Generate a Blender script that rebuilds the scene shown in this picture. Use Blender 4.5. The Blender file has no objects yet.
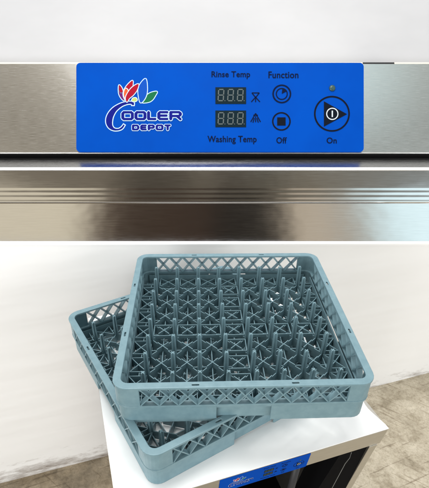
import bpy, bmesh, math, random
from mathutils import Vector, Matrix
from math import sin, cos, pi, radians

random.seed(7)
SC = bpy.context.scene
COL = SC.collection

# ------------------------------------------------------------------ camera
# the view basis: right, up and forward of the camera that took the place in
ZOFF = 1.023
CAM = Vector((-0.0943, -0.8139, 0.6024 + ZOFF))
FWD = Vector((0.0462, 0.8350, -0.5484)).normalized()
RGT = Vector((0.9989, -0.0437, 0.0176))
RGT = (RGT - FWD * RGT.dot(FWD)).normalized()
UPV = RGT.cross(FWD).normalized()
FPX = 434.99
cd = bpy.data.cameras.new('camera')
cam = bpy.data.objects.new('camera', cd)
COL.objects.link(cam)
cam.matrix_world = Matrix(((RGT.x, UPV.x, -FWD.x, CAM.x), (RGT.y, UPV.y, -FWD.y, CAM.y),
                           (RGT.z, UPV.z, -FWD.z, CAM.z), (0, 0, 0, 1)))
cd.sensor_fit = 'HORIZONTAL'
cd.sensor_width = 36
cd.lens = 36 * FPX / 429
cd.shift_y = 38.1 / 429
cd.clip_start = 0.02
cd.clip_end = 100
SC.camera = cam

# ------------------------------------------------------------------ world: pale hall, plus made-up colour bands behind the camera for reflections in steel
W = bpy.data.worlds.new('World')
SC.world = W
W.use_nodes = True
nt = W.node_tree
for n in list(nt.nodes):
    nt.nodes.remove(n)
N, L = nt.nodes, nt.links
out = N.new('ShaderNodeOutputWorld')
bg = N.new('ShaderNodeBackground')
L.new(bg.outputs[0], out.inputs[0])
bg.inputs[1].default_value = 1.0
tc = N.new('ShaderNodeTexCoord')
sp = N.new('ShaderNodeSeparateXYZ')
L.new(tc.outputs['Generated'], sp.inputs[0])


def wm(op, a, b=None, c=None):
    n = N.new('ShaderNodeMath')
    n.operation = op
    for i, v in enumerate((a, b, c)):
        if v is None:
            continue
        if hasattr(v, 'is_linked'):
            L.new(v, n.inputs[i])
        else:
            n.inputs[i].default_value = v
    return n.outputs[0]


ny = wm('MULTIPLY', sp.outputs['Y'], -1)
az = wm('MULTIPLY', wm('ARCTAN2', sp.outputs['X'], ny), 180 / pi)
el = wm('MULTIPLY', wm('ARCSINE', sp.outputs['Z']), 180 / pi)
nz = N.new('ShaderNodeTexNoise')
nz.inputs['Scale'].default_value = 3.0
L.new(tc.outputs['Generated'], nz.inputs[0])
az = wm('ADD', az, wm('MULTIPLY', wm('SUBTRACT', nz.outputs[0], 0.5), 8.0))


def wramp(src, stops):
    mr = N.new('ShaderNodeMapRange')
    L.new(src, mr.inputs[0])
    mr.inputs[1].default_value = -60
    mr.inputs[2].default_value = 60
    r = N.new('ShaderNodeValToRGB')
    L.new(mr.outputs[0], r.inputs[0])
    e = r.color_ramp.elements
    for i, (p, c) in enumerate(stops):
        t = (p + 60) / 120
        if i < 2:
            el_ = e[i]
            el_.position = t
        else:
            el_ = e.new(t)
        el_.color = (*c, 1)
    return r.outputs[0]


def wmix(f, a, b):
    m = N.new('ShaderNodeMix')
    m.data_type = 'RGBA'
    L.new(f, m.inputs[0])
    for s, v in ((6, a), (7, b)):
        if isinstance(v, tuple):
            m.inputs[s].default_value = (*v, 1)
        else:
            L.new(v, m.inputs[s])
    return m.outputs[2]


def wstep(src, a, b):
    m = N.new('ShaderNodeMapRange')
    m.interpolation_type = 'SMOOTHSTEP'
    L.new(src, m.inputs[0])
    m.inputs[1].default_value = a
    m.inputs[2].default_value = b
    return m.outputs[0]


GEN = (.85, .85, .85)
low = wramp(az, [(-60, (.72, .65, .52)), (-23, (.82, .74, .58)), (-20, (.16, .12, .09)), (-17, (.065, .045, .032)), (-5, (.055, .036, .026)),
                 (-2, (.026, .022, .018)), (6.5, (.03, .026, .021)), (8.2, (.12, .10, .08)), (10, (.66, .56, .43)), (14, (.60, .52, .42)), (17, (.48, .45, .39)),
                 (22, (.95, 1.2, 1.28)), (33, (1.15, 1.42, 1.52)), (40, (.8, .85, .8))])
mid = wramp(az, [(-60, (.24, .21, .165)), (-24, (.20, .17, .13)), (-19, (.075, .063, .048)), (-10, (.09, .075, .056)), (-6, (.17, .145, .11)),
                 (-3, (.075, .063, .048)), (6, (.11, .095, .07)), (14, (.22, .19, .145)), (30, (.26, .27, .26)), (60, (.3, .28, .25))])
hig = wramp(az, [(-60, (.42, .37, .28)), (-20, (.36, .315, .24)), (0, (.4, .38, .34)), (18, (.85, 1.05, 1.12)), (24, (1.1, 1.48, 1.6)),
                 (32, (.9, 1.15, 1.22)), (38, (.40, .38, .33)), (60, (.42, .38, .32))])
c1 = wmix(wstep(el, 36, 42), low, mid)
c2 = wmix(wstep(el, 48, 52), c1, hig)
mask = wm('MULTIPLY', wm('SUBTRACT', 1.0, wstep(wm('ABSOLUTE', az), 48, 62)), wm('MULTIPLY', wstep(el, 17, 23), wm('SUBTRACT', 1.0, wstep(el, 62, 68))))
c3 = wmix(mask, GEN, c2)
L.new(c3, bg.inputs[0])


def area(name, loc, aim, size, power, col=(1, 1, 1)):
    ld = bpy.data.lights.new(name, 'AREA')
    ld.shape = 'RECTANGLE'
    ld.size, ld.size_y = size
    ld.energy = power
    ld.color = col
    o = bpy.data.objects.new(name, ld)
    COL.objects.link(o)
    o.location = loc
    o.rotation_euler = (Vector(aim) - Vector(loc)).to_track_quat('-Z', 'Y').to_euler()
    return o


area('overhead_fill', (-0.3, 0.45, 4.1), (0, 0.1, 0.9), (1.9, 1.3), 102, (1, .99, .97))  # added unseen lamp, brightens the film top and rack rims
area('left_fill', (-2.9, -3.4, 1.5), (-.3, 0.3, 0.9), (2.8, 1.6), 128, (1, .995, .985))  # added fill from the left front, no known window; lifts the low wall
area('right_fill', (3.6, -2.6, 1.8), (0.3, 0.4, 0.9), (1.8, 1.3), 68, (.98, .99, 1))  # added fill from the right front, unseen, evens out the wall

SC.view_settings.view_transform = 'Standard'
SC.view_settings.look = 'None'
SC.view_settings.exposure = 0.0
SC.view_settings.gamma = 1.0
SC.cycles.max_bounces = 8

# ------------------------------------------------------------------ materials


def mat(name, col, rough=0.5, metal=0.0, spec=0.5, coat=0.0):
    m = bpy.data.materials.new(name)
    m.use_nodes = True
    b = m.node_tree.nodes['Principled BSDF']
    b.inputs['Base Color'].default_value = (*col, 1)
    b.inputs['Roughness'].default_value = rough
    b.inputs['Metallic'].default_value = metal
    b.inputs['Specular IOR Level'].default_value = spec
    b.inputs['Coat Weight'].default_value = coat
    return m


def noise_layer(m, scale=(1, 1, 1), nscale=5, detail=6, c_a=None, c_b=None, lo=.35, hi=.65, r_a=None, r_b=None, bump=0, dist=.001, rough_n=.6):
    t = m.node_tree
    b = t.nodes['Principled BSDF']
    tcn = t.nodes.new('ShaderNodeTexCoord')
    mp = t.nodes.new('ShaderNodeMapping')
    mp.inputs['Scale'].default_value = scale
    t.links.new(tcn.outputs['Object'], mp.inputs[0])
    n = t.nodes.new('ShaderNodeTexNoise')
    n.inputs['Scale'].default_value = nscale
    n.inputs['Detail'].default_value = detail
    n.inputs['Roughness'].default_value = rough_n
    t.links.new(mp.outputs[0], n.inputs[0])
    if c_a:
        r = t.nodes.new('ShaderNodeValToRGB')
        r.color_ramp.elements[0].position = lo
        r.color_ramp.elements[0].color = (*c_a, 1)
        r.color_ramp.elements[1].position = hi
        r.color_ramp.elements[1].color = (*c_b, 1)
        t.links.new(n.outputs[0], r.inputs[0])
        t.links.new(r.outputs[0], b.inputs['Base Color'])
    if r_a is not None:
        mr = t.nodes.new('ShaderNodeMapRange')
        mr.inputs[1].default_value = .3
        mr.inputs[2].default_value = .7
        mr.inputs[3].default_value = r_a
        mr.inputs[4].default_value = r_b
        t.links.new(n.outputs[0], mr.inputs[0])
        t.links.new(mr.outputs[0], b.inputs['Roughness'])
    if bump:
        bp = t.nodes.new('ShaderNodeBump')
        bp.inputs['Strength'].default_value = bump
        bp.inputs['Distance'].default_value = dist
        t.links.new(n.outputs[0], bp.inputs['Height'])
        prev = b.inputs['Normal'].links
        if prev:
            t.links.new(prev[0].from_socket, bp.inputs['Normal'])
        t.links.new(bp.outputs[0], b.inputs['Normal'])
    return m


M_PL = mat('teal_plastic', (.19, .345, .385), .38, spec=.45)
noise_layer(M_PL, nscale=60, detail=4, c_a=(.132, .228, .264), c_b=(.172, .278, .314), lo=.3, hi=.7, r_a=.32, r_b=.48, bump=.12, dist=.0006)
noise_layer(M_PL, scale=(1, 1, 1), nscale=9, detail=5, r_a=.30, r_b=.52, bump=.06, dist=.002)
M_PLD = mat('dark_slot', (.03, .05, .055), .6)
M_STEEL = mat('brushed_steel', (.72, .71, .69), .24, 1.0)
noise_layer(M_STEEL, scale=(1.6, 110, 8), nscale=7, detail=8, c_a=(.67, .66, .64), c_b=(.76, .75, .73), lo=.3, hi=.7, r_a=.08, r_b=.13, bump=.08, dist=.0005)
M_NOSE = mat('nose_highlight', (.95, .95, .95), .3, .6)  # same steel edge, highlight put into a near-white colour
noise_layer(M_STEEL, scale=(1, 1.4, 1), nscale=3.2, detail=3, bump=.28, dist=.004)
M_LIP = mat('brushed_steel_lip', (.50, .50, .49), .3, 1.0)
noise_layer(M_LIP, scale=(3.0, 100, 8), nscale=8, detail=6, c_a=(.40, .40, .40), c_b=(.50, .50, .50), r_a=.24, r_b=.32, bump=.1, dist=.0005)
M_STEELR = mat('brushed_steel_satin', (.72, .71, .69), .34, 1.0)
noise_layer(M_STEELR, scale=(3.0, 100, 8), nscale=8, detail=8, c_a=(.62, .61, .58), c_b=(.76, .75, .72), lo=.3, hi=.7, r_a=.20, r_b=.28, bump=.14, dist=.0006)
M_STEELS = mat('brushed_steel_small', (.62, .60, .55), .38, 1.0)
noise_layer(M_STEELS, scale=(4, 200, 200), nscale=6, detail=6, c_a=(.50, .475, .43), c_b=(.62, .595, .54), r_a=.3, r_b=.45)
M_BLACK = mat('black_shadow', (.008, .008, .009), .5)
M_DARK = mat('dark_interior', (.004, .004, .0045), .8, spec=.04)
M_GREY = mat('grey_tube', (.03, .03, .033), .5, spec=.3)
M_BLUE = mat('panel_blue', (.0015, .088, .66), .7, spec=.03)
noise_layer(M_BLUE, nscale=4, detail=3, c_a=(.0001, .052, .335), c_b=(.0002, .059, .37), r_a=.55, r_b=.7)
M_INK = mat('panel_ink', (.002, .007, .03), .7, spec=.06)
M_INKB = mat('panel_black', (.004, .006, .012), .7, spec=.06)
M_DISP = mat('display_glass', (.003, .013, .019), .5, spec=.06)
M_SEG = mat('display_segment', (.09, .11, .11), .6, spec=.1)
M_LWHITE = mat('logo_white', (.46, .62, .82), .65, spec=.08)
M_LBLUE = mat('logo_dark_blue', (.004, .007, .17), .65, spec=.08)
M_MIDB = mat('logo_blue', (.003, .06, .36), .65, spec=.08)
M_RED = mat('logo_red', (.30, .004, .018), .65, spec=.08)
M_ORANGE = mat('logo_orange', (.55, .09, .025), .65, spec=.08)
M_PURP = mat('logo_purple', (.10, .012, .13), .65, spec=.08)
M_GREEN = mat('logo_green', (.008, .12, .045), .65, spec=.08)
M_YEL = mat('logo_yellow', (.38, .45, .12), .65, spec=.08)
M_IND = mat('indicator_lens', (.03, .07, .065), .35, spec=.35)
M_SILV = mat('ring_silver', (.50, .54, .58), .4, spec=.4)

M_TOP = mat('white_film', (.93, .935, .93), .35, spec=.4)
noise_layer(M_TOP, nscale=9, detail=5, c_a=(.905, .91, .905), c_b=(.945, .95, .945), r_a=.28, r_b=.42, bump=.08, dist=.002)
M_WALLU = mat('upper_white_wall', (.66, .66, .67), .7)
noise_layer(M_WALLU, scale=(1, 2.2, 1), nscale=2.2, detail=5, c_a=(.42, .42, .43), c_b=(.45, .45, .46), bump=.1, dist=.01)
M_COPE = mat('divider_white', (.94, .94, .94), .6)


def wall_material():
    m = mat('white_wall', (.83, .82, .80), .65)
    t = m.node_tree
    b = t.nodes['Principled BSDF']
    tcn = t.nodes.new('ShaderNodeTexCoord')
    s = t.nodes.new('ShaderNodeSeparateXYZ')
    t.links.new(tcn.outputs['Object'], s.inputs[0])
    n1 = t.nodes.new('ShaderNodeTexNoise')
    n1.inputs['Scale'].default_value = 2.5
    n1.inputs['Detail'].default_value = 5
    t.links.new(tcn.outputs['Object'], n1.inputs[0])
    r = t.nodes.new('ShaderNodeValToRGB')
    r.color_ramp.elements[0].position = .3
    r.color_ramp.elements[0].color = (.888, .884, .878, 1)
    r.color_ramp.elements[1].position = .7
    r.color_ramp.elements[1].color = (.918, .915, .91, 1)
    t.links.new(n1.outputs[0], r.inputs[0])
    # grime along the foot of the wall, in patches
    mp = t.nodes.new('ShaderNodeMapping')
    mp.inputs['Scale'].default_value = (1, 1, 3.2)
    t.links.new(tcn.outputs['Object'], mp.inputs[0])
    n2 = t.nodes.new('ShaderNodeTexNoise')
    n2.inputs['Scale'].default_value = 9
    n2.inputs['Detail'].default_value = 9
    n2.inputs['Roughness'].default_value = .72
    t.links.new(mp.outputs[0], n2.inputs[0])
    zr = t.nodes.new('ShaderNodeMapRange')
    zr.inputs[1].default_value = 0.0
    zr.inputs[2].default_value = 0.15
    zr.inputs[3].default_value = 0.30
    zr.inputs[4].default_value = -0.12
    t.links.new(s.outputs['Z'], zr.inputs[0])
    # dirtier towards the left end
    xr = t.nodes.new('ShaderNodeMapRange')
    xr.inputs[1].default_value = -.9
    xr.inputs[2].default_value = .3
    xr.inputs[3].default_value = 0.10
    xr.inputs[4].default_value = -0.05
    t.links.new(s.outputs['X'], xr.inputs[0])
    a = t.nodes.new('ShaderNodeMath')
    a.operation = 'ADD'
    t.links.new(n2.outputs[0], a.inputs[0])
    t.links.new(zr.outputs[0], a.inputs[1])
    a2 = t.nodes.new('ShaderNodeMath')
    a2.operation = 'ADD'
    t.links.new(a.outputs[0], a2.inputs[0])
    t.links.new(xr.outputs[0], a2.inputs[1])
    f = t.nodes.new('ShaderNodeMapRange')
    f.inputs[1].default_value = .66
    f.inputs[2].default_value = 1.0
    t.links.new(a2.outputs[0], f.inputs[0])
    mx = t.nodes.new('ShaderNodeMix')
    mx.data_type = 'RGBA'
    t.links.new(f.outputs[0], mx.inputs[0])
    t.links.new(r.outputs[0], mx.inputs[6])
    mx.inputs[7].default_value = (.20, .15, .11, 1)
    t.links.new(mx.outputs[2], b.inputs['Base Color'])
    # loose sheet: faint folds running along the wall
    w = t.nodes.new('ShaderNodeTexNoise')
    w.inputs['Scale'].default_value = 2.0
    w.inputs['Detail'].default_value = 3
    mp2 = t.nodes.new('ShaderNodeMapping')
    mp2.inputs['Scale'].default_value = (.6, 1, 5)
    mp2.inputs['Rotation'].default_value = (0, radians(6), 0)
    t.links.new(tcn.outputs['Object'], mp2.inputs[0])
    t.links.new(mp2.outputs[0], w.inputs[0])
    bp = t.nodes.new('ShaderNodeBump')
    bp.inputs['Strength'].default_value = .5
    bp.inputs['Distance'].default_value = .009
    t.links.new(w.outputs[0], bp.inputs['Height'])
    t.links.new(bp.outputs[0], b.inputs['Normal'])
    return m


def floor_material():
    m = mat('stained_concrete', (.45, .38, .28), .6)
    t = m.node_tree
    b = t.nodes['Principled BSDF']
    tcn = t.nodes.new('ShaderNodeTexCoord')

    def noise(sc, det, rot=0, stretch=(1, 1, 1), ro=.65):
        mp = t.nodes.new('ShaderNodeMapping')
        mp.vector_type = 'TEXTURE'
        mp.inputs['Rotation'].default_value = (0, 0, rot)
        mp.inputs['Scale'].default_value = tuple(1 / v for v in stretch)
        t.links.new(tcn.outputs['Object'], mp.inputs[0])
        n = t.nodes.new('ShaderNodeTexNoise')
        n.inputs['Scale'].default_value = sc
        n.inputs['Detail'].default_value = det
        n.inputs['Roughness'].default_value = ro
        t.links.new(mp.outputs[0], n.inputs[0])
        return n.outputs[0]

    def ramp(src, stops):
        r = t.nodes.new('ShaderNodeValToRGB')
        e = r.color_ramp.elements
        for i, (p, c) in enumerate(stops):
            x = e[i] if i < 2 else e.new(p)
            x.position = p
            x.color = (*c, 1)
        t.links.new(src, r.inputs[0])
        return r.outputs[0]

    def mix(f, a, bb, mode='MIX'):
        x = t.nodes.new('ShaderNodeMix')
        x.data_type = 'RGBA'
        x.blend_type = mode
        if isinstance(f, float):
            x.inputs[0].default_value = f
        else:
            t.links.new(f, x.inputs[0])
        t.links.new(a, x.inputs[6])
        if isinstance(bb, tuple):
            x.inputs[7].default_value = (*bb, 1)
        else:
            t.links.new(bb, x.inputs[7])
        return x.outputs[2]
    base = ramp(noise(5, 8, ro=.7), [(.25, (.35, .31, .235)), (.48, (.48, .43, .335)), (.75, (.62, .57, .465))])
    fine = ramp(noise(70, 10, ro=.85), [(.36, (.60, .57, .52)), (.52, (1.0, 1.0, 1.0)), (.7, (1.1, 1.09, 1.07))])
    c = mix(.85, base, fine, 'MULTIPLY')
    streak = ramp(noise(24, 8, radians(-52), (1, 2.2, 1), .75), [(.34, (.55, .51, .45)), (.5, (1, 1, 1))])
    c = mix(.4, c, streak, 'MULTIPLY')
    streak2 = ramp(noise(16, 8, radians(28), (1, 2.0, 1), .75), [(.38, (.6, .55, .48)), (.50, (1, 1, 1))])
    c = mix(.3, c, streak2, 'MULTIPLY')
    mott = ramp(noise(11, 7, .4, (1, 1, 1), .62), [(.34, (.58, .54, .47)), (.47, (.92, .90, .87)), (.6, (1.06, 1.05, 1.04))])
    c = mix(.85, c, mott, 'MULTIPLY')
    scr = ramp(noise(5, 4, radians(-38), (1, 14, 1), .5), [(.62, (1, 1, 1)), (.66, (.5, .45, .38))])
    c = mix(.55, c, scr, 'MULTIPLY')
    scr2 = ramp(noise(4, 4, radians(20), (1, 16, 1), .5), [(.63, (1, 1, 1)), (.66, (.42, .37, .31))])
    c = mix(.6, c, scr2, 'MULTIPLY')
    # dark stains near the left of the wall
    s = t.nodes.new('ShaderNodeSeparateXYZ')
    t.links.new(tcn.outputs['Object'], s.inputs[0])
    xr = t.nodes.new('ShaderNodeMapRange')
    xr.inputs[1].default_value = -.55
    xr.inputs[2].default_value = .2
    xr.inputs[3].default_value = .85
    xr.inputs[4].default_value = 0
    t.links.new(s.outputs['X'], xr.inputs[0])
    dk = ramp(noise(7, 8, 0, (1, 1, 1), .7), [(.38, (.20, .165, .12)), (.56, (.50, .44, .36))])
    c = mix(xr.outputs[0], c, mix(1.0, c, dk, 'MULTIPLY'))
    # a hairline crack grid
    v = t.nodes.new('ShaderNodeTexVoronoi')
    v.feature = 'DISTANCE_TO_EDGE'
    v.inputs['Scale'].default_value = 5.2
    t.links.new(tcn.outputs['Object'], v.inputs[0])
    cr = ramp(v.outputs[0], [(.0, (.6, .55, .48)), (.008, (1, 1, 1))])
    c = mix(.3, c, cr, 'MULTIPLY')
    t.links.new(c, b.inputs['Base Color'])
    bp = t.nodes.new('ShaderNodeBump')
    bp.inputs['Strength'].default_value = .5
    bp.inputs['Distance'].default_value = .004
    t.links.new(noise(38, 8, ro=.8), bp.inputs['Height'])
    t.links.new(bp.outputs[0], b.inputs['Normal'])
    return m


M_WALL = wall_material()
M_FLOOR = floor_material()

# ------------------------------------------------------------------ helpers


def obj(name, bm, m, parent=None, smooth=False, bevel=0, seg=2):
    me = bpy.data.meshes.new(name)
    bm.normal_update()
    bm.to_mesh(me)
    bm.free()
    for mm in (m if isinstance(m, (list, tuple)) else [m]):
        me.materials.append(mm)
    o = bpy.data.objects.new(name, me)
    COL.objects.link(o)
    if smooth:
        for p in me.polygons:
            p.use_smooth = True
    if bevel:
        md = o.modifiers.new('bevel', 'BEVEL')
        md.width = bevel
        md.segments = seg
        md.limit_method = 'ANGLE'
        md.angle_limit = radians(35)
    if parent:
        o.parent = parent
    return o


def tag(o, label=None, cat=None, group=None, kind=None):
    if label:
        o['label'] = label
    if cat:
        o['category'] = cat
    if group:
        o['group'] = group
    if kind:
        o['kind'] = kind
    return o


def empty(name, mtx):
    o = bpy.data.objects.new(name, None)
    o.empty_display_size = .05
    COL.objects.link(o)
    o.matrix_world = mtx
    return o


def box(bm, x0, x1, y0, y1, z0, z1, mi=0):
    v = [bm.verts.new(p) for p in ((x0, y0, z0), (x1, y0, z0), (x1, y1, z0), (x0, y1, z0),
                                   (x0, y0, z1), (x1, y0, z1), (x1, y1, z1), (x0, y1, z1))]
    for f in ((3, 2, 1, 0), (4, 5, 6, 7), (0, 1, 5, 4), (1, 2, 6, 5), (2, 3, 7, 6), (3, 0, 4, 7)):
        bm.faces.new([v[i] for i in f]).material_index = mi


def bar(bm, a, b, w, n, d):
    """a straight rib from a to b, w wide in the plane square to n, d deep along n"""
    a, b, n = Vector(a), Vector(b), Vector(n).normalized()
    t = (b - a).normalized()
    s = t.cross(n).normalized() * (w / 2)
    dn = n * (d / 2)
    v = [bm.verts.new(p) for p in (a - s - dn, a + s - dn, a + s + dn, a - s + dn, b - s - dn, b + s - dn, b + s + dn, b - s + dn)]
    for f in ((0, 1, 2, 3), (7, 6, 5, 4), (0, 4, 5, 1), (1, 5, 6, 2), (2, 6, 7, 3), (3, 7, 4, 0)):
        bm.faces.new([v[i] for i in f])


def tube(bm, pts, r, n=8):
    rings = []
    pts = [Vector(p) for p in pts]
    for i, p in enumerate(pts):
        t = (pts[min(i + 1, len(pts) - 1)] - pts[max(i - 1, 0)]).normalized()
        a = t.cross(Vector((0, 0, 1)))
        if a.length < 1e-3:
            a = t.cross(Vector((1, 0, 0)))
        a.normalize()
        b = t.cross(a)
        rings.append([bm.verts.new(p + (a * cos(2 * pi * k / n) + b * sin(2 * pi * k / n)) * r) for k in range(n)])
    for i in range(len(rings) - 1):
        for k in range(n):
            bm.faces.new((rings[i][k], rings[i][(k + 1) % n], rings[i + 1][(k + 1) % n], rings[i + 1][k]))
    bm.faces.new(rings[0][::-1])
    bm.faces.new(rings[-1])


def poly(bm, pts, z, thick=0.0, mi=0):
    """flat outline at height z (with sides down by thick)"""
    top = [bm.verts.new((x, y, z)) for x, y in pts]
    area_ = sum(pts[i][0] * pts[(i + 1) % len(pts)][1] - pts[(i + 1) % len(pts)][0] * pts[i][1] for i in range(len(pts)))
    if area_ < 0:
        top.reverse()
    f = bm.faces.new(top)
    f.material_index = mi
    if thick:
        bot = [bm.verts.new((v.co.x, v.co.y, z - thick)) for v in top]
        m = len(top)
        for i in range(m):
            g = bm.faces.new((top[i], bot[i], bot[(i + 1) % m], top[(i + 1) % m]))
            g.material_index = mi
        bm.faces.new(bot[::-1]).material_index = mi
    return f


# ------------------------------------------------------------------ rounded square path
def rsquare(h, r, n=6, extra=()):
    """points counter-clockwise from the front right, with breakpoints on the straight sides"""
    base = []
    s = sorted(extra)
    side = [(t, -h) for t in s if -h + r < t < h - r]
    pts = []
    for k in range(4):
        c, sn = cos(k * pi / 2), sin(k * pi / 2)
        loc = [(-h + r, -h)] + side + [(h - r, -h)]
        for j in range(1, n):
            a = -pi / 2 + (pi / 2) * j / n
            loc.append((h - r + r * cos(a), -h + r + r * sin(a)))
        pts += [(x * c - y * sn, x * sn + y * c) for x, y in loc]
    return pts


def ring_wall(bm, h, r, th, zfun, extra):
    """upright wall following a rounded square; zfun(x along side or None at a corner, side index) -> (z0, z1) or None"""
    n = 6
    ex = sorted(extra)
    o = rsquare(h, r, n, ex)
    # inner path with the same number of points
    hi, ri = h - th, max(r - th, .003)
    inner = rsquare(hi, ri, n, ex)
    per = len(o) // 4
    N_ = len(o)
    zs = []
    for i in range(N_):
        j = (i + 1) % N_
        k, q = divmod(i, per)
        if q <= len(ex):
            # on the straight
            a = ([-h + r] + ex + [h - r])[q]
            b = ([-h + r] + ex + [h - r])[q + 1]
            zs.append(zfun((a + b) / 2, k))
        else:
            zs.append(zfun(None, k))
    for i in range(N_):
        if zs[i] is None:
            continue
        j = (i + 1) % N_
        z0, z1 = zs[i]
        v = {}
        for nm, P in (('o', o), ('i', inner)):
            for e, idx in (('a', i), ('b', j)):
                for zz, zn in ((z0, '0'), (z1, '1')):
                    v[nm + e + zn] = bm.verts.new((P[idx][0], P[idx][1], zz))
        bm.faces.new((v['oa0'], v['ob0'], v['ob1'], v['oa1']))
        bm.faces.new((v['ia0'], v['ia1'], v['ib1'], v['ib0']))
        bm.faces.new((v['oa1'], v['ob1'], v['ib1'], v['ia1']))
        bm.faces.new((v['oa0'], v['ia0'], v['ib0'], v['ob0']))
        pz = zs[i - 1]
        nz_ = zs[j]
        if pz != zs[i]:
            bm.faces.new((v['oa0'], v['oa1'], v['ia1'], v['ia0']))
        if nz_ != zs[i]:
            bm.faces.new((v['ob0'], v['ib0'], v['ib1'], v['ob1']))
    bmesh.ops.remove_doubles(bm, verts=bm.verts, dist=1e-6)


# ================================================================== THE SETTING
bm = bmesh.new()
box(bm, -7, 7, -6, 7, -.05, 0)
tag(obj('floor', bm, M_FLOOR), kind='structure')

# low white wall behind the dishwasher; its top slopes down to the right
WA = Vector((-0.6513, 0.2840, 0))
WB = Vector((1.1218, 0.7760, 0))
WD = (WB - WA).normalized()
WN = Vector((-WD.y, WD.x, 0))


def wall_hit(px, py):
    d = FWD + RGT * ((px - 214.5) / FPX) - UPV * ((py - 282.09) / FPX)
    t = ((WA - CAM).dot(WN)) / d.dot(WN)
    return CAM + d * t


TA, TB = wall_hit(0, 245.2), wall_hit(429, 245.2)
slope = (TB.z - TA.z) / (TB - TA).dot(WD)


def wtop(s):
    return TA.z + slope * (s - (TA - WA).dot(WD))


def wpt(s, z, t):
    p = WA + WD * s + WN * t
    return Vector((p.x, p.y, z))


def wall_slab(bm, s0, s1, t0, t1, zb0, zb1, zt0, zt1):
    v = [bm.verts.new(p) for p in (wpt(s0, zb0, t0), wpt(s1, zb1, t0), wpt(s1, zb1, t1), wpt(s0, zb0, t1),
                                   wpt(s0, zt0, t0), wpt(s1, zt1, t0), wpt(s1, zt1, t1), wpt(s0, zt0, t1))]
    for f in ((3, 2, 1, 0), (4, 5, 6, 7), (0, 1, 5, 4), (1, 2, 6, 5), (2, 3, 7, 6), (3, 0, 4, 7)):
        bm.faces.new([v[i] for i in f])


S0, S1 = -1.1, 3.0
bm = bmesh.new()
WT = .018
wall_slab(bm, S0, S1, 0, WT, -.01, -.01, wtop(S0), wtop(S1))
lw = obj('low_wall', bm, M_WALL)
tag(lw, 'off-white low wall with a grimy foot standing behind the dishwasher', 'wall')


def back_z(px, py):
    """height at which a wall-parallel plane WT behind the face meets this sight line"""
    d = FWD + RGT * ((px - 214.5) / FPX) - UPV * ((py - 282.09) / FPX)
    t = ((WA + WN * WT - CAM).dot(WN)) / d.dot(WN)
    p = CAM + d * t
    return (p - WA).dot(WD), p.z


(sa, za), (sb, zb) = back_z(0, 241.4), back_z(429, 241.4)
ctop = lambda s_: za + (zb - za) * (s_ - sa) / (sb - sa)
bm = bmesh.new()
wall_slab(bm, S0, S1, -.001, WT, wtop(S0) + .0004, wtop(S1) + .0004, ctop(S0), ctop(S1))
obj('divider_strip', bm, M_COPE, lw)  # added white cap that draws the dividing line between the two views

# ================================================================== CONTROL PANEL (shared by both dishwashers)
def text_bm(s, size, xs=1.0, off=0.0, spacing=1.0, align='CENTER'):
    cu = bpy.data.curves.new('t', 'FONT')
    cu.body = s
    cu.size = size
    cu.offset = off
    cu.space_character = spacing
    cu.align_x = align
    cu.align_y = 'CENTER'
    cu.resolution_u = 4
    o = bpy.data.objects.new('t', cu)
    COL.objects.link(o)
    dg = bpy.context.evaluated_depsgraph_get()
    me = bpy.data.meshes.new_from_object(o.evaluated_get(dg))
    bpy.data.objects.remove(o)
    bpy.data.curves.remove(cu)
    b = bmesh.new()
    b.from_mesh(me)
    bpy.data.meshes.remove(me)
    for v in b.verts:
        v.co.x *= xs
    return b


def fit_text(s, x0, x1, y0, y1, h, k, off=0.0, grow=0.0, spacing=1.0):
    """lettering fitted between px x0..x1 and px y0..y1 (cap height or full extent), raised to h"""
    ref = text_bm(s, 10, spacing=spacing, off=off)
    xs = [v.co.x for v in ref.verts]
    ys = [v.co.y for v in ref.verts]
    w, hh = max(xs) - min(xs), max(ys) - min(ys)
    cx, cy = (max(xs) + min(xs)) / 2, (max(ys) + min(ys)) / 2
    ref.free()
    b = text_bm(s, 10, spacing=spacing, off=off + grow)
    sx, sy = (x1 - x0) / w, (y1 - y0) / hh
    X, Y = ((x0 + x1) / 2 - 220) * k, -((y0 + y1) / 2 - 108) * k
    for v in b.verts:
        v.co = Vector(((v.co.x - cx) * sx * k + X, (v.co.y - cy) * sy * k + Y, h * k))
    return b


def catmull(pts, n=6, closed=False):
    out_ = []
    m = len(pts)
    rng = range(m) if closed else range(m - 1)
    for i in rng:
        g = (lambda j: pts[j % m]) if closed else (lambda j: pts[max(0, min(m - 1, j))])
        p0, p1, p2, p3 = g(i - 1), g(i), g(i + 1), g(i + 2)
        for q in range(n):
            t = q / n
            out_.append(tuple(.5 * ((2 * p1[c]) + (-p0[c] + p2[c]) * t + (2 * p0[c] - 5 * p1[c] + 4 * p2[c] - p3[c]) * t * t +
                                    (-p0[c] + 3 * p1[c] - 3 * p2[c] + p3[c]) * t ** 3) for c in range(len(p1))))
    if not closed:
        out_.append(tuple(pts[-1]))
    return out_


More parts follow.
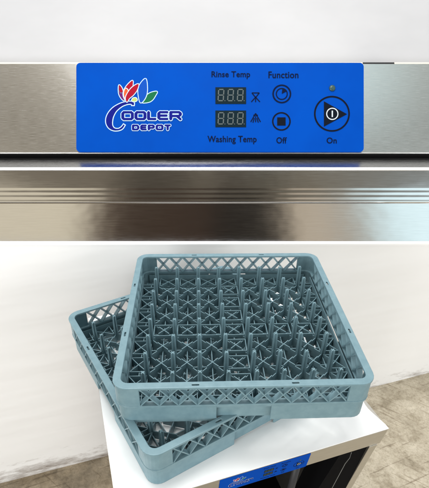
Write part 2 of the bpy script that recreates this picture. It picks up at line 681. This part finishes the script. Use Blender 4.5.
def make_panel(parent, mtx, k):
    """blue membrane panel 287 x 89 units of k metres; px coordinates of its own drawing, centre (220,108)"""
    def U(x, y):
        return ((x - 220) * k, -(y - 108) * k)
    bm = bmesh.new()
    r = 4.0
    pts = []
    for cx, cy, a0 in ((363.4 - r, 63.2 + r, 0), (76.6 + r, 63.2 + r, 90), (76.6 + r, 152.2 - r, 180), (363.4 - r, 152.2 - r, 270)):
        for q in range(7):
            a = radians(a0 + 15 * q)
            pts.append(U(cx + r * cos(a), cy - r * sin(a)))
    poly(bm, pts, 0, .9 * k)
    P = obj('control_panel', bm, M_BLUE, parent)
    P.matrix_local = mtx

    def sub(name, b, m):
        return obj(name, b, m, P)

    def disc(b, cx, cy, ro, h, n=40, mi=0):
        poly(b, [U(cx + ro * cos(2 * pi * i / n), cy + ro * sin(2 * pi * i / n)) for i in range(n)], h * k, mi=mi)

    def annul(b, cx, cy, ro, ri, h, n=48, mi=0):
        for i in range(n):
            a, c = 2 * pi * i / n, 2 * pi * (i + 1) / n
            q = [U(cx + ro * cos(a), cy + ro * sin(a)), U(cx + ro * cos(c), cy + ro * sin(c)),
                 U(cx + ri * cos(c), cy + ri * sin(c)), U(cx + ri * cos(a), cy + ri * sin(a))]
            poly(b, q, h * k, mi=mi)

    def line(b, x0, y0, x1, y1, w, h, mi=0):
        L_ = math.hypot(x1 - x0, y1 - y0)
        nx, ny_ = -(y1 - y0) / L_ * w / 2, (x1 - x0) / L_ * w / 2
        poly(b, [U(x0 + nx, y0 + ny_), U(x1 + nx, y1 + ny_), U(x1 - nx, y1 - ny_), U(x0 - nx, y0 - ny_)], h * k, mi=mi)

    # lettering
    for s, x0, x1, y0, y1 in (('Rinse Temp', 211.5, 250, 71.8, 79.6), ('Function', 268.3, 298.2, 72.0, 78.8),
                              ('Washing Temp', 207.5, 256.5, 136.2, 144.6), ('Off', 276.2, 286.6, 137.6, 143.9),
                              ('On', 326.3, 336.4, 137.8, 143.9)):
        sub('lettering', fit_text(s, x0, x1, y0, y1, .30, k, off=.19, spacing=1.05), M_INK)
    # displays: dark window and three unlit figures 8
    for cy0 in (87.8, 111.0):
        b = bmesh.new()
        poly(b, [U(215.4, cy0), U(215.4, cy0 + 16.6), U(246.0, cy0 + 16.6), U(246.0, cy0)], .35 * k, .3 * k)
        sub('display', b, M_DISP)
        b = bmesh.new()
        for j in range(3):
            x = 218.0 + j * 9.6
            y = cy0 + 2.3
            w, hh = 5.2, 11.2
            sl = .7
            for (ax_, ay, bx_, by) in ((.5, 0, w - .5, 0), (.5, hh / 2, w - .5, hh / 2), (.5, hh, w - .5, hh),
                                       (0, .6, 0, hh / 2 - .5), (w, .6, w, hh / 2 - .5), (0, hh / 2 + .5, 0, hh - .6), (w, hh / 2 + .5, w, hh - .6)):
                f = lambda yy: sl * (1 - yy / hh)
                line(b, x + ax_ + f(ay), y + ay, x + bx_ + f(by), y + by, 1.05, .55)
            disc(b, x + w + 1.7, y + hh, .5, .55, 8)
        sub('digits', b, M_SEG)
    # rinse and wash symbols
    b = bmesh.new()
    for seg in ((251.8, 93.4, 259.2, 93.4), (251.8, 93.4, 255.5, 98), (259.2, 93.4, 255.5, 98), (255.5, 97, 255.5, 102.6), (255.2, 98, 251.2, 102.4),
                (255.8, 98, 259.8, 102.4)):
        line(b, *seg, 1.0, .3)
    sub('rinse_symbol', b, M_INK)
    b = bmesh.new()
    for seg in ((255.5, 113.8, 250.6, 122.4), (255.5, 113.8, 260.4, 122.4), (255.5, 116.5, 255.5, 122.6), (254.2, 118.5, 252.8, 123),
                (256.8, 118.5, 258.2, 123), (253.2, 115.6, 257.8, 115.6)):
        line(b, *seg, 1.0, .3)
    sub('wash_symbol', b, M_INK)
    # function button
    b = bmesh.new()
    annul(b, 281.6, 94.4, 9.4, 7.9, .30)
    annul(b, 281.6, 94.4, 6.0, 4.9, .30)
    poly(b, [U(281.6, 94.4)] + [U(281.6 + 6 * cos(radians(a)), 94.4 - 6 * sin(radians(a))) for a in (28, 40, 55, 70, 84)], .38 * k)
    sub('function_button', b, M_INK)
    # off button
    b = bmesh.new()
    annul(b, 281.2, 121.8, 9.3, 7.9, .30)
    poly(b, [U(277.0, 117.8), U(277.0, 126.0), U(285.4, 126.0), U(285.4, 117.8)], .32 * k)
    sub('off_button', b, M_INKB)
    # on button
    b = bmesh.new()
    annul(b, 331.6, 114.2, 17.9, 16.3, .30, 64)
    poly(b, [U(323.6, 101.8), U(323.6, 127.0), U(346.6, 114.6)], .34 * k)
    ob = sub('on_button', b, M_INKB)
    b = bmesh.new()
    annul(b, 331.9, 114.4, 6.1, 5.1, .55, 32)
    line(b, 331.9, 111.2, 331.9, 117.6, 1.3, .55)
    sub('power_symbol', b, M_SILV)
    # indicator
    b = bmesh.new()
    n = 20
    rings = []
    for rr_, hh in ((3.1, .25), (2.9, .9), (2.1, 1.5), (1.0, 1.8)):
        rings.append([b.verts.new((*U(331.9 + rr_ * cos(2 * pi * i / n), 88.7 - rr_ * sin(2 * pi * i / n)), hh * k)) for i in range(n)])
    for a, c in zip(rings, rings[1:]):
        for i in range(n):
            b.faces.new((a[i], a[(i + 1) % n], c[(i + 1) % n], c[i]))
    b.faces.new(rings[-1])
    sub('indicator_light', b, M_IND)

    # ---- logo: big C swoosh
    sw = catmull([(133.2, 105.6, .9), (133.0, 103.9, 1.2), (130.6, 103.2, 1.1), (126.6, 103.6, 1.2), (121.0, 105.6, 1.6), (114.8, 110.0, 2.3), (110.7, 116.0, 3.0),
                  (109.4, 121.8, 3.1), (110.6, 126.6, 2.3), (114.0, 129.6, 1.2), (118.4, 130.0, .8), (122.0, 128.4, .9), (124.4, 125.2, .7)], 6)

    def strip(b, path, extra, h):
        Lp, Rp = [], []
        for i, (x, y, w) in enumerate(path):
            x0, y0, _ = path[max(i - 1, 0)]
            x1, y1, _ = path[min(i + 1, len(path) - 1)]
            d = math.hypot(x1 - x0, y1 - y0) or 1
            nx, ny_ = -(y1 - y0) / d, (x1 - x0) / d
            ww = w + extra
            ex = 0
            if i == 0:
                ex = -extra
            if i == len(path) - 1:
                ex = extra
            tx, ty = (x1 - x0) / d * ex, (y1 - y0) / d * ex
            Lp.append((x + nx * ww + tx, y + ny_ * ww + ty))
            Rp.append((x - nx * ww + tx, y - ny_ * ww + ty))
        for i in range(len(path) - 1):
            poly(b, [U(*Lp[i]), U(*Lp[i + 1]), U(*Rp[i + 1]), U(*Rp[i])], h * k)
    b = bmesh.new()
    strip(b, sw, .9, .22)
    W_ = sub('logo_outline', b, M_LWHITE)
    b = bmesh.new()
    strip(b, sw, 0, .40)
    sub('logo_letter', b, M_LBLUE)
    # wordmark, heavy extended letters drawn as rounded strokes
    GL = {'O': [[(.12, 0), (.88, 0), (1, .14), (1, .86), (.88, 1), (.12, 1), (0, .86), (0, .14), (.12, 0)]],
          'L': [[(0, 0), (0, 1), (1, 1)]],
          'E': [[(1, 0), (.15, 0), (0, .15), (0, .85), (.15, 1), (1, 1)], [(0, .5), (.9, .5)]],
          'R': [[(0, 1.02), (0, 0), (.85, 0), (1, .14), (1, .42), (.85, .56), (.1, .56)], [(.62, .56), (1, 1.02)]],
          'D': [[(0, 0), (.8, 0), (1, .25), (1, .75), (.8, 1), (0, 1), (0, 0)]],
          'P': [[(0, 1.02), (0, 0), (.85, 0), (1, .14), (1, .48), (.85, .62), (.1, .62)]],
          'T': [[(0, 0), (1, 0)], [(.5, 0), (.5, 1.02)]]}

    def word(txt, x0, x1, y0, y1, ws, sw_, gap, h, extra):
        b_ = bmesh.new()
        tot = sum(ws)
        avail = (x1 - x0) - gap * (len(txt) - 1)
        x = x0
        step = 0
        for chh, wv in zip(txt, ws):
            cw = avail * wv / tot
            for st in GL[chh]:
                for qi in range(len(st) - 1):
                    a_, c_ = st[qi], st[qi + 1]
                    X0, Y0 = x + sw_ + a_[0] * (cw - 2 * sw_), y0 + sw_ * .8 + a_[1] * (y1 - y0 - 1.6 * sw_)
                    X1, Y1 = x + sw_ + c_[0] * (cw - 2 * sw_), y0 + sw_ * .8 + c_[1] * (y1 - y0 - 1.6 * sw_)
                    d = math.hypot(X1 - X0, Y1 - Y0)
                    ww = (sw_ * 2 if abs(Y1 - Y0) > abs(X1 - X0) else sw_ * 1.5) + extra * 2
                    step += 1
                    line(b_, X0, Y0, X1, Y1, ww, h + .004 * step)
                    for (qx, qy) in ((X0, Y0), (X1, Y1)):
                        step += 1
                        disc(b_, qx, qy, (sw_ * .80 + extra), h + .004 * step, 14)
            x += cw + gap
        return b_
    oo = ('OOLER', 121.6, 182.0, 111.6, 120.8, (1.05, 1, .8, .95, 1.05), 1.5, .6)
    sub('logo_outline', word(*oo, .24, .8), M_LWHITE)
    sub('logo_letters', word(*oo, .60, 0), M_LBLUE)
    dd = ('DEPOT', 132.2, 171.2, 125.0, 130.9, (1, .9, .95, 1.05, .9), 1.15, .8)
    sub('logo_outline', word(*dd, .24, .65), M_LWHITE)
    sub('logo_letters', word(*dd, .60, 0), M_LBLUE)

    # ---- logo: flower of five petals, with pale edges
    def petal(pts, m, h, name='logo_petal', grow=1.16):
        c = catmull(pts, 5, True)
        mx_, my_ = sum(p[0] for p in c) / len(c), sum(p[1] for p in c) / len(c)
        b_ = bmesh.new()
        # outline: offset outward
        nn = len(c)
        og = []
        a2 = sum(c[i][0] * c[(i + 1) % nn][1] - c[(i + 1) % nn][0] * c[i][1] for i in range(nn))
        sg = 1 if a2 > 0 else -1
        for i in range(nn):
            x0, y0 = c[i - 1]
            x1, y1 = c[(i + 1) % nn]
            d = math.hypot(x1 - x0, y1 - y0) or 1
            og.append((c[i][0] + sg * (y1 - y0) / d * .75, c[i][1] - sg * (x1 - x0) / d * .75))
        poly(b_, [U(*p) for p in og], h * k, mi=0)
        poly(b_, [U(*p) for p in c], (h + .06) * k, mi=1)
        me_o = obj(name, b_, [M_LWHITE, m], P)
        return me_o
    petal([(148.6, 102.6), (152.6, 100.4), (155.6, 96.0), (157.2, 92.2), (152.0, 92.8), (147.4, 95.4), (144.6, 99.6), (142.6, 103.0)], M_GREEN, .24)
    petal([(140.6, 103.0), (143.8, 101.0), (146.6, 95.6), (147.4, 88.4), (146.0, 79.4), (141.2, 83.4), (138.6, 89.4), (138.8, 96.4)], M_MIDB, .32)
    petal([(124.6, 100.6), (122.2, 99.6), (119.6, 95.4), (118.8, 90.4), (119.4, 85.6), (122.2, 88.6), (123.6, 93.6)], M_PURP, .30)
    petal([(119.6, 91.0), (119.5, 85.6), (122.0, 88.6), (123.0, 92.0), (121.2, 93.0)], M_RED, .36)
    petal([(126.2, 100.6), (123.8, 96.4), (124.2, 91.2), (127.6, 85.6), (132.8, 81.2), (132.8, 87.0), (131.2, 92.4), (128.4, 97.0)], M_RED, .40)
    petal([(125.8, 99.6), (124.2, 95.8), (124.6, 91.6), (126.4, 89.0), (128.8, 92.6), (127.6, 96.6)], M_ORANGE, .47)
    petal([(127.2, 102.6), (126.0, 98.6), (128.0, 93.6), (132.4, 88.0), (138.6, 84.6), (137.4, 90.4), (133.6, 95.6), (129.6, 99.0)], M_RED, .54)
    petal([(132.2, 101.4), (133.4, 98.8), (136.2, 98.6), (137.2, 100.6), (135.4, 102.0)], M_YEL, .50)
    return P


# ================================================================== UPPER DISHWASHER (leaning back, seen square on)
DU = 1.85
KU = DU / FPX          # metres per drawing unit
O0 = CAM + FWD * DU
MU = Matrix(((RGT.x, UPV.x, -FWD.x, O0.x), (RGT.y, UPV.y, -FWD.y, O0.y), (RGT.z, UPV.z, -FWD.z, O0.z), (0, 0, 0, 1)))


def ux(px):
    return (px - 214.5) * KU


def uy(py):
    return -(py - 282.09) * KU


big = empty('dishwasher', MU)
tag(big, 'large brushed steel dishwasher front with a wide blue control panel, filling the upper half', 'dishwasher')


def profile(bm, prof, x0, x1):
    """open profile of (py, h) extruded sideways, closed at the back"""
    a = [bm.verts.new((ux(x0), uy(y), h * KU)) for y, h in prof]
    b = [bm.verts.new((ux(x1), uy(y), h * KU)) for y, h in prof]
    n = len(prof)
    for i in range(n):
        j = (i + 1) % n
        bm.faces.new((a[i], a[j], b[j], b[i]))
    bm.faces.new(a[::-1])
    bm.faces.new(b)


XL, XR = -60, 490
bm = bmesh.new()
profile(bm, [(63.6, -2.6), (63.6, -.6), (64.0, 0), (152.3, 0), (152.9, .25), (153.5, .1), (153.7, -.5), (153.7, -2.6)], XL, XR)
fs = obj('control_fascia', bm, M_STEELR, big)
# light folded edge of the lid above the fascia
bm = bmesh.new()
profile(bm, [(61.6, -20), (61.6, -1.2), (63.4, -.8), (63.4, -20)], XL, 363)
profile(bm, [(61.6, -20), (61.6, -1.2), (63.4, -.8), (63.4, -20)], 395, XR)
obj('lid_edge', bm, mat('lid_edge_cream', (.62, .58, .50), .5), big)
bm = bmesh.new()
profile(bm, [(61.5, -20), (61.5, -1.6), (63.4, -1.6), (63.4, -20)], 363.2, 394.8)
obj('seam_gap', bm, M_BLACK, big)
make_panel(big, Matrix.Translation((ux(220), uy(108), 1.0 * KU)), KU)
# recess between fascia and door, its shade painted in black
bm = bmesh.new()
profile(bm, [(66, -20), (66, -2.7), (153.6, -2.7), (153.9, -3.2), (154.2, -14), (172, -14), (172, -20)], XL, XR)
obj('recess', bm, M_BLACK, big)
# door: sloping top edge, rolled nose with a painted highlight, flat band, two pressed ridges, main sheet
bm = bmesh.new()
profile(bm, [(160.0, -13.5), (159.3, -2.0), (159.6, -.6), (160.3, .2), (170.6, 13.0), (171.2, 10.0), (171.2, -13.5)], XL, XR)
obj('door_lip', bm, M_LIP, big)
bm = bmesh.new()
pr = [(171.3, -13.5), (171.3, 10.0), (170.7, 13.05)]
for i in range(0, 8):
    a = radians(56 - i * 8)
    pr.append((173.0 - 2.6 * sin(a), 13.1 + 2.6 * (cos(a) - cos(radians(56)))))
h0 = pr[-1][1]
pr += [(173.4, h0 - .1), (173.8, h0 - .5), (174.0, h0 - .9), (174.0, -13.5)]
profile(bm, pr, XL, XR)
obj('door_nose', bm, M_NOSE, big)
bm = bmesh.new()
h1 = h0 - .9
pr = [(174.1, -13.5), (174.1, h1), (190.6, h1), *[(190.8 + q * .45, h1 - .012 * q - .032 * (1 - math.cos(q * 2 * pi / 10))) for q in range(29)], (204.2, h1 - .42), (204.8, h1 - .9), (205.6, h1 - 2.0), (262, h1 - 2.0 - 56.4 * math.tan(radians(5.0))), (262, -13.5)]
profile(bm, pr, XL, XR)
obj('door', bm, M_STEEL, big)
# body behind and the stand it rests on (both out of sight behind the low wall)
bm = bmesh.new()
box(bm, ux(XL + 2), ux(XR - 2), uy(258), uy(64.2), -.0985, -.0855)
obj('body', bm, M_STEELR, big)
for px in (20, 400):
    bm = bmesh.new()
    p = MU @ Vector((ux(px), uy(250), -.05))
    inv = MU.inverted()
    w = .03
    v = []
    for zz in (0, p.z):
        for dx, dy in ((-w, -w), (w, -w), (w, w), (-w, w)):
            v.append(bm.verts.new(inv @ Vector((p.x + dx, p.y + dy, zz))))
    for f in ((3, 2, 1, 0), (4, 5, 6, 7), (0, 1, 5, 4), (1, 2, 6, 5), (2, 3, 7, 6), (3, 0, 4, 7)):
        bm.faces.new([v[i] for i in f])
    obj('stand', bm, M_GREY, big)

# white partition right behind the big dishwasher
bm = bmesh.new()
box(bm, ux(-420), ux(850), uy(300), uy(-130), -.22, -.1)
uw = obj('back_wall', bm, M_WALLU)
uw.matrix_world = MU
tag(uw, 'smooth plain white wall panel rising above the large steel front', 'wall')

# ================================================================== SMALL DISHWASHER under the racks
AM = 0.278203
c0 = Vector((0.335026, -0.201905, 1.023 - 0.192733))
axx = Vector((cos(AM), sin(AM), 0))
ayy = Vector((-sin(AM), cos(AM), 0))
base = c0 - axx * .3 + ayy * .3
base.z = 0
MS = Matrix.Translation(base) @ Matrix.Rotation(AM, 4, 'Z')
ZT = c0.z
sm = empty('dishwasher', MS)
tag(sm, 'undercounter dishwasher with a glaring white top, carrying the teal racks', 'dishwasher')

# film covered top with a torn, slightly wavy right edge
bm = bmesh.new()
nx_, ny_ = 2, 60
rows = []
for j in range(ny_ + 1):
    y = -.3 + .6 * j / ny_
    t = j / ny_
    wav = -.013 * math.exp(-((t - .11) / .06) ** 2) + .0012 * sin(9 * t) + .0012 * sin(31 * t + 1) - .004 * math.exp(-((t - .035) / .02) ** 2) - .005 * (1 - math.exp(-t * 9)) * 0
    lift = .004 * math.exp(-((t - .03) / .02) ** 2) + .0035 * math.exp(-((t - .13) / .05) ** 2) + .001 * sin(14 * t) ** 2
    rows.append((y, -.2995, .2985 + wav, lift))
vt = []
for y, xa, xb, lift in rows:
    vt.append([bm.verts.new((xa, y, ZT)), bm.verts.new((xb - .02, y, ZT)), bm.verts.new((xb - .004, y, ZT + lift * .35)), bm.verts.new((xb, y, ZT + lift))])
for a, b in zip(vt, vt[1:]):
    for i in range(3):
        bm.faces.new((a[i], a[i + 1], b[i + 1], b[i]))
r = bmesh.ops.extrude_face_region(bm, geom=bm.faces[:])
for v in [g for g in r['geom'] if isinstance(g, bmesh.types.BMVert)]:
    v.co.z -= .0016
bmesh.ops.recalc_face_normals(bm, faces=bm.faces[:])
obj('top_film', bm, M_TOP, sm)
bm = bmesh.new()
box(bm, -.3, .2985, -.284, .3, ZT - .03, ZT - .0019)
obj('top_plate', bm, M_STEELS, sm)
# fascia leaning back a little
bm = bmesh.new()
FH = .0600
lean = .008
v = [bm.verts.new(p) for p in ((-.3, -.3005, ZT - .0022), (.298, -.3005, ZT - .0022), (.298, -.3005 + lean, ZT - FH), (-.3, -.3005 + lean, ZT - FH),
                               (-.3, -.285, ZT - .0022), (.298, -.285, ZT - .0022), (.298, -.285, ZT - FH), (-.3, -.285, ZT - FH))]
for f in ((0, 3, 2, 1), (4, 5, 6, 7), (0, 1, 5, 4), (3, 7, 6, 2), (0, 4, 7, 3), (1, 2, 6, 5)):
    bm.faces.new([v[i] for i in f])
bmesh.ops.recalc_face_normals(bm, faces=bm.faces[:])
obj('control_fascia', bm, M_STEELS, sm, bevel=.0008)
KS = .203 / 287 
sc_y = (FH - .003) / (89 * KS)
la = math.atan2(lean, FH)
pm = Matrix.Translation((.0035, -.3005 + lean * .5 - .0009, ZT - .0020 - FH * .5)) @ Matrix.Rotation(pi / 2 + la, 4, 'X') @ Matrix.Diagonal((1, sc_y, 1, 1))
make_panel(sm, pm, KS)


def slope_y(z):
    return -.3005 + .006 + .14 * max(0, min(.4, (ZT - z) - .06))


# steel jambs either side of the opening
for s, xa, xb in ((1, .268, .2895), (-1, -.2895, -.268)):
    bm = bmesh.new()
    zs = [ZT - FH - .0005, ZT - .46, .03]
    vs = []
    for z in zs:
        y = slope_y(z)
        vs.append([bm.verts.new(p) for p in ((xa, y, z), (xb, y, z), (xb, y + .55 - (y + .3), z), (xa, y + .55 - (y + .3), z))])
    for a, b in zip(vs, vs[1:]):
        for i in range(4):
            j = (i + 1) % 4
            bm.faces.new((a[i], a[j], b[j], b[i]))
    bm.faces.new(vs[0])
    bm.faces.new(vs[-1][::-1])
    bmesh.ops.recalc_face_normals(bm, faces=bm.faces[:])
    obj('side_panel', bm, M_STEELS, sm, bevel=.001)
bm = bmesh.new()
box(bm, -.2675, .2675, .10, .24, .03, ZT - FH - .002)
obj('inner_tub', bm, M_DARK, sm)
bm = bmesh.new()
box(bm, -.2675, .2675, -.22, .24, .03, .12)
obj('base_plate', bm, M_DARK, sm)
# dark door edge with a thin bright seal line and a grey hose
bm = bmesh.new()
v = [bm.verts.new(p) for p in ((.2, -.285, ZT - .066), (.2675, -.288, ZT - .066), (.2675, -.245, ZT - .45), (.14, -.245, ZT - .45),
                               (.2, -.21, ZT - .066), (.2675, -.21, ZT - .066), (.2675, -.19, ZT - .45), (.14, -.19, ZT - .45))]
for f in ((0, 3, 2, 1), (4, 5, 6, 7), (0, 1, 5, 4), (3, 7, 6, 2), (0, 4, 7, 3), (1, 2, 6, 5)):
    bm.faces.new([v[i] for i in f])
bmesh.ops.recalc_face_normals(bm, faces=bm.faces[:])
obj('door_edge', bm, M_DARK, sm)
bm = bmesh.new()
tube(bm, [(.222, -.2925, ZT - .063), (.2225, -.2915, ZT - .085), (.216, -.290, ZT - .105), (.192, -.285, ZT - .26), (.18, -.28, ZT - .4)], .0007)
obj('seal_strip', bm, mat('seal_grey', (.16, .16, .15), .6, spec=.2), sm, smooth=True)
bm = bmesh.new()
tube(bm, [(.10, -.27, ZT - .07), (.10, -.262, ZT - .2), (.10, -.25, ZT - .4)], .009, 12)
obj('hose', bm, M_GREY, sm, smooth=True)
for x in (-.26, .26):
    for y in (-.15, .2):
        bm = bmesh.new()
        tube(bm, [(x, y, 0), (x, y, .032)], .018, 16)
        obj('foot', bm, M_DARK, sm)

# ================================================================== PEG RACKS
ZL0, ZL1 = .050, .094          # lattice zone
LX = .199                      # lattice half length
NP = 11
EX = (-LX, -.094, -.0535, .0535, .094, LX)


def rim_bm():
    bm = bmesh.new()
    ring_wall(bm, .25, .030, .0155, lambda x, k: (.0942, .1), ())
    return bm


def make_rack(name):
    root = empty(name, Matrix())
    # rim with eight small slots cut through it
    ro = obj('rim', rim_bm(), M_PL, root)
    cut = bmesh.new()
    for k in range(4):
        c, s = cos(k * pi / 2), sin(k * pi / 2)
        for t in (-.094, .094):
            pts = []
            for q in range(16):
                a = 2 * pi * q / 16
                x = t + (.0052 if cos(a) > 0 else -.0052) + .0018 * cos(a)
                y = -.2425 + .0018 * sin(a)
                pts.append((x * c - y * s, x * s + y * c))
            poly(cut, pts, .11, .014 + .0045)
    bmesh.ops.recalc_face_normals(cut, faces=cut.faces[:])
    co = obj('cutter', cut, M_PLD)
    md = ro.modifiers.new('b', 'BOOLEAN')
    md.object = co
    md.operation = 'DIFFERENCE'
    md.solver = 'EXACT'
    bv = ro.modifiers.new('bv', 'BEVEL')
    bv.width = .0016
    bv.segments = 3
    bv.limit_method = 'ANGLE'
    bv.angle_limit = radians(50)
    dg = bpy.context.evaluated_depsgraph_get()
    me = bpy.data.meshes.new_from_object(ro.evaluated_get(dg))
    ro.modifiers.clear()
    ro.data = me
    me.name = 'rim'
    bpy.data.objects.remove(co)
    # solid wall: rounded corners, skirt with a hand notch in the middle of each side, ledge
    bm = bmesh.new()
    ring_wall(bm, .2478, .028, .0058, lambda x, k: None if (x is not None and abs(x) < LX) else (ZL0, .0946), EX)
    ring_wall(bm, .2486, .0288, .0135, lambda x, k: (.0462, ZL0 + .0006), EX)
    ring_wall(bm, .2448, .027, .0040, lambda x, k: (.038, .0466) if (x is not None and abs(x) < .0535) else (0, .0466), EX)
    obj('wall', bm, M_PL, root, bevel=.0008, seg=2)
    # lattice of crossed ribs on each side
    lat = None
    for k in range(4):
        if lat is None:
            bm = bmesh.new()
            p = 2 * LX / NP
            for i in range(NP):
                xa, xb = -LX + i * p, -LX + (i + 1) * p
                e = .0008
                for z0, z1, yo in ((ZL0 - e, ZL1 + e, 0), (ZL1 + e, ZL0 - e, .0002)):
                    bar(bm, (xa, -.2410 + yo, z0), (xb, -.2410 + yo, z1), .0024, (0, 1, 0), .0130)
            lat = obj('lattice', bm, M_PL, root)
            o = lat
        else:
            o = lat.copy()
            COL.objects.link(o)
            o.parent = root
        o.rotation_euler = (0, 0, k * pi / 2)
    # inner rail under the lattice
    # base grid
    bm = bmesh.new()
    PX = .0560
    xs = [(-3.5 + i) * PX for i in range(8)]
    zt, dp = .0305, .024
    for i in range(8):
        for j in range(8):
            x, y = xs[i], xs[j]
            if i < 7 and j < 7:
                cx, cy = x + PX / 2, y + PX / 2
                mid = (i == 3) or (j == 3)
                ins = .0235
                # legs from the pegs stop short of the centre cross, which stands a little higher
                for sx in (-1, 1):
                    for sy in (-1, 1):
                        z_ = zt - .0035 - dp / 2 - .0002 * (sx * sy)
                        bar(bm, (cx + sx * (PX / 2 - .002), cy + sy * (PX / 2 - .002), z_), (cx + sx * .009, cy + sy * .009, z_), .0017, (0, 0, 1), dp)
                bar(bm, (cx - .0125, cy - .0125, zt - .006), (cx + .0125, cy + .0125, zt - .006), .0018, (0, 0, 1), .014)
                bar(bm, (cx - .0125, cy + .0125, zt - .0063), (cx + .0125, cy - .0125, zt - .0063), .0018, (0, 0, 1), .014)
                bar(bm, (cx - PX / 2, cy, .010), (cx + PX / 2, cy, .010), .0018, (0, 0, 1), .014)
                bar(bm, (cx, cy - PX / 2, .0103), (cx, cy + PX / 2, .0103), .0018, (0, 0, 1), .014)
                if mid:
                    for a_, b_ in (((-1, -1), (1, -1)), ((1, -1), (1, 1)), ((1, 1), (-1, 1)), ((-1, 1), (-1, -1))):
                        bar(bm, (cx + a_[0] * ins, cy + a_[1] * .0195, zt - .004), (cx + b_[0] * ins, cy + b_[1] * .0195, zt - .004), .0017, (0, 0, 1), .009)
    E_ = .2345
    for i in range(8):
        t = xs[i]
        for sgn in (-1, 1):
            for off in (-.0065, .0065):
                bar(bm, (sgn * E_, t + off, .0185), (sgn * (-xs[0]), t + off, .0185), .0016, (0, 0, 1), .019)
                bar(bm, (t + off, sgn * E_, .0187), (t + off, sgn * (-xs[0]), .0187), .0016, (0, 0, 1), .019)
            bar(bm, (sgn * .214, t - .0065, .0205), (sgn * .214, t + .0065, .0205), .0016, (0, 0, 1), .011)
            bar(bm, (t - .0065, sgn * .214, .0207), (t + .0065, sgn * .214, .0207), .0016, (0, 0, 1), .011)
            bar(bm, (sgn * (-xs[0]), t, .010), (sgn * (-xs[0]) * .98, t, .010), .004, (0, 0, 1), .012)
    # outer frame ribs joining the end pegs
    for sgn in (-1, 1):
        bar(bm, (sgn * .2362, -.222, .0205), (sgn * .2362, .222, .0205), .003, (0, 0, 1), .034)
        bar(bm, (-.222, sgn * .2362, .0207), (.222, sgn * .2362, .0207), .003, (0, 0, 1), .034)
        for rr_, zz in ((.1965, .0125), (.228, .0085), (.2125, .0088)):
            bar(bm, (sgn * rr_, -.2325, zz), (sgn * rr_, .2325, zz), .0018, (0, 0, 1), .013)
            bar(bm, (-.2325, sgn * rr_, zz + .0003), (.2325, sgn * rr_, zz + .0003), .0018, (0, 0, 1), .013)
        # zig-zag between the rows at the margin
        for i in range(7):
            a_, b_ = xs[i] + .008, xs[i + 1] - .008
            m_ = (a_ + b_) / 2
            for r0, r1 in ((.199, .218), (.234, .218)):
                bar(bm, (a_, sgn * r0, .0150), (m_, sgn * r1, .0150), .0018, (0, 0, 1), .024)
                bar(bm, (m_, sgn * r1, .0152), (b_, sgn * r0, .0152), .0018, (0, 0, 1), .024)
                bar(bm, (sgn * r0, a_, .0154), (sgn * r1, m_, .0154), .0018, (0, 0, 1), .024)
                bar(bm, (sgn * r1, m_, .0156), (sgn * r0, b_, .0156), .0018, (0, 0, 1), .024)
    obj('base_grid', bm, M_PL, root)
    # pegs: tapered, star shaped in section, each its own part
    bm = bmesh.new()
    for a in (pi / 4, 3 * pi / 4):
        d = Vector((cos(a), sin(a), 0))
        s = Vector((-sin(a), cos(a), 0))
        lv = []
        for z, hw, ht in ((.004, .0070, .0014), (.030, .0062, .00135), (.084, .0052, .0012), (.0872, .0044, .0011)):
            lv.append([bm.verts.new(d * sx * hw + s * sy * ht + Vector((0, 0, z + (.0001 if a > 1 else 0)))) for sx, sy in ((-1, -1), (1, -1), (1, 1), (-1, 1))])
        for p, q in zip(lv, lv[1:]):
            for i in range(4):
                bm.faces.new((p[i], p[(i + 1) % 4], q[(i + 1) % 4], q[i]))
        bm.faces.new(lv[0][::-1])
        bm.faces.new(lv[-1])
    peg = obj('peg', bm, M_PL, root)
    first = True
    for i in range(8):
        for j in range(8):
            o = peg if first else peg.copy()
            if not first:
                COL.objects.link(o)
                o.parent = root
            first = False
            o.location = (xs[i], xs[j], 0)
            o.rotation_euler = (radians(random.uniform(-.8, .8)), radians(random.uniform(-.8, .8)), 0)
    return root


rk = make_rack('dish_rack')
rk.matrix_world = Matrix.Translation((0, 0, ZOFF - .1)) 
tag(rk, 'upper teal plastic peg rack, level and fully in view on top of the other rack', 'dish rack', 'teal dish racks stacked on the dishwasher')
rl = rk.copy()
COL.objects.link(rl)
for ch_ in list(rk.children):
    c = ch_.copy()
    COL.objects.link(c)
    c.parent = rl
rl.matrix_world = Matrix.Translation((-0.0879, 0.0058, ZT + .0003)) @ Matrix.Rotation(0.5191, 4, 'Z')
tag(rl, 'lower teal plastic peg rack, turned askew and half hidden beneath the other rack', 'dish rack', 'teal dish racks stacked on the dishwasher')
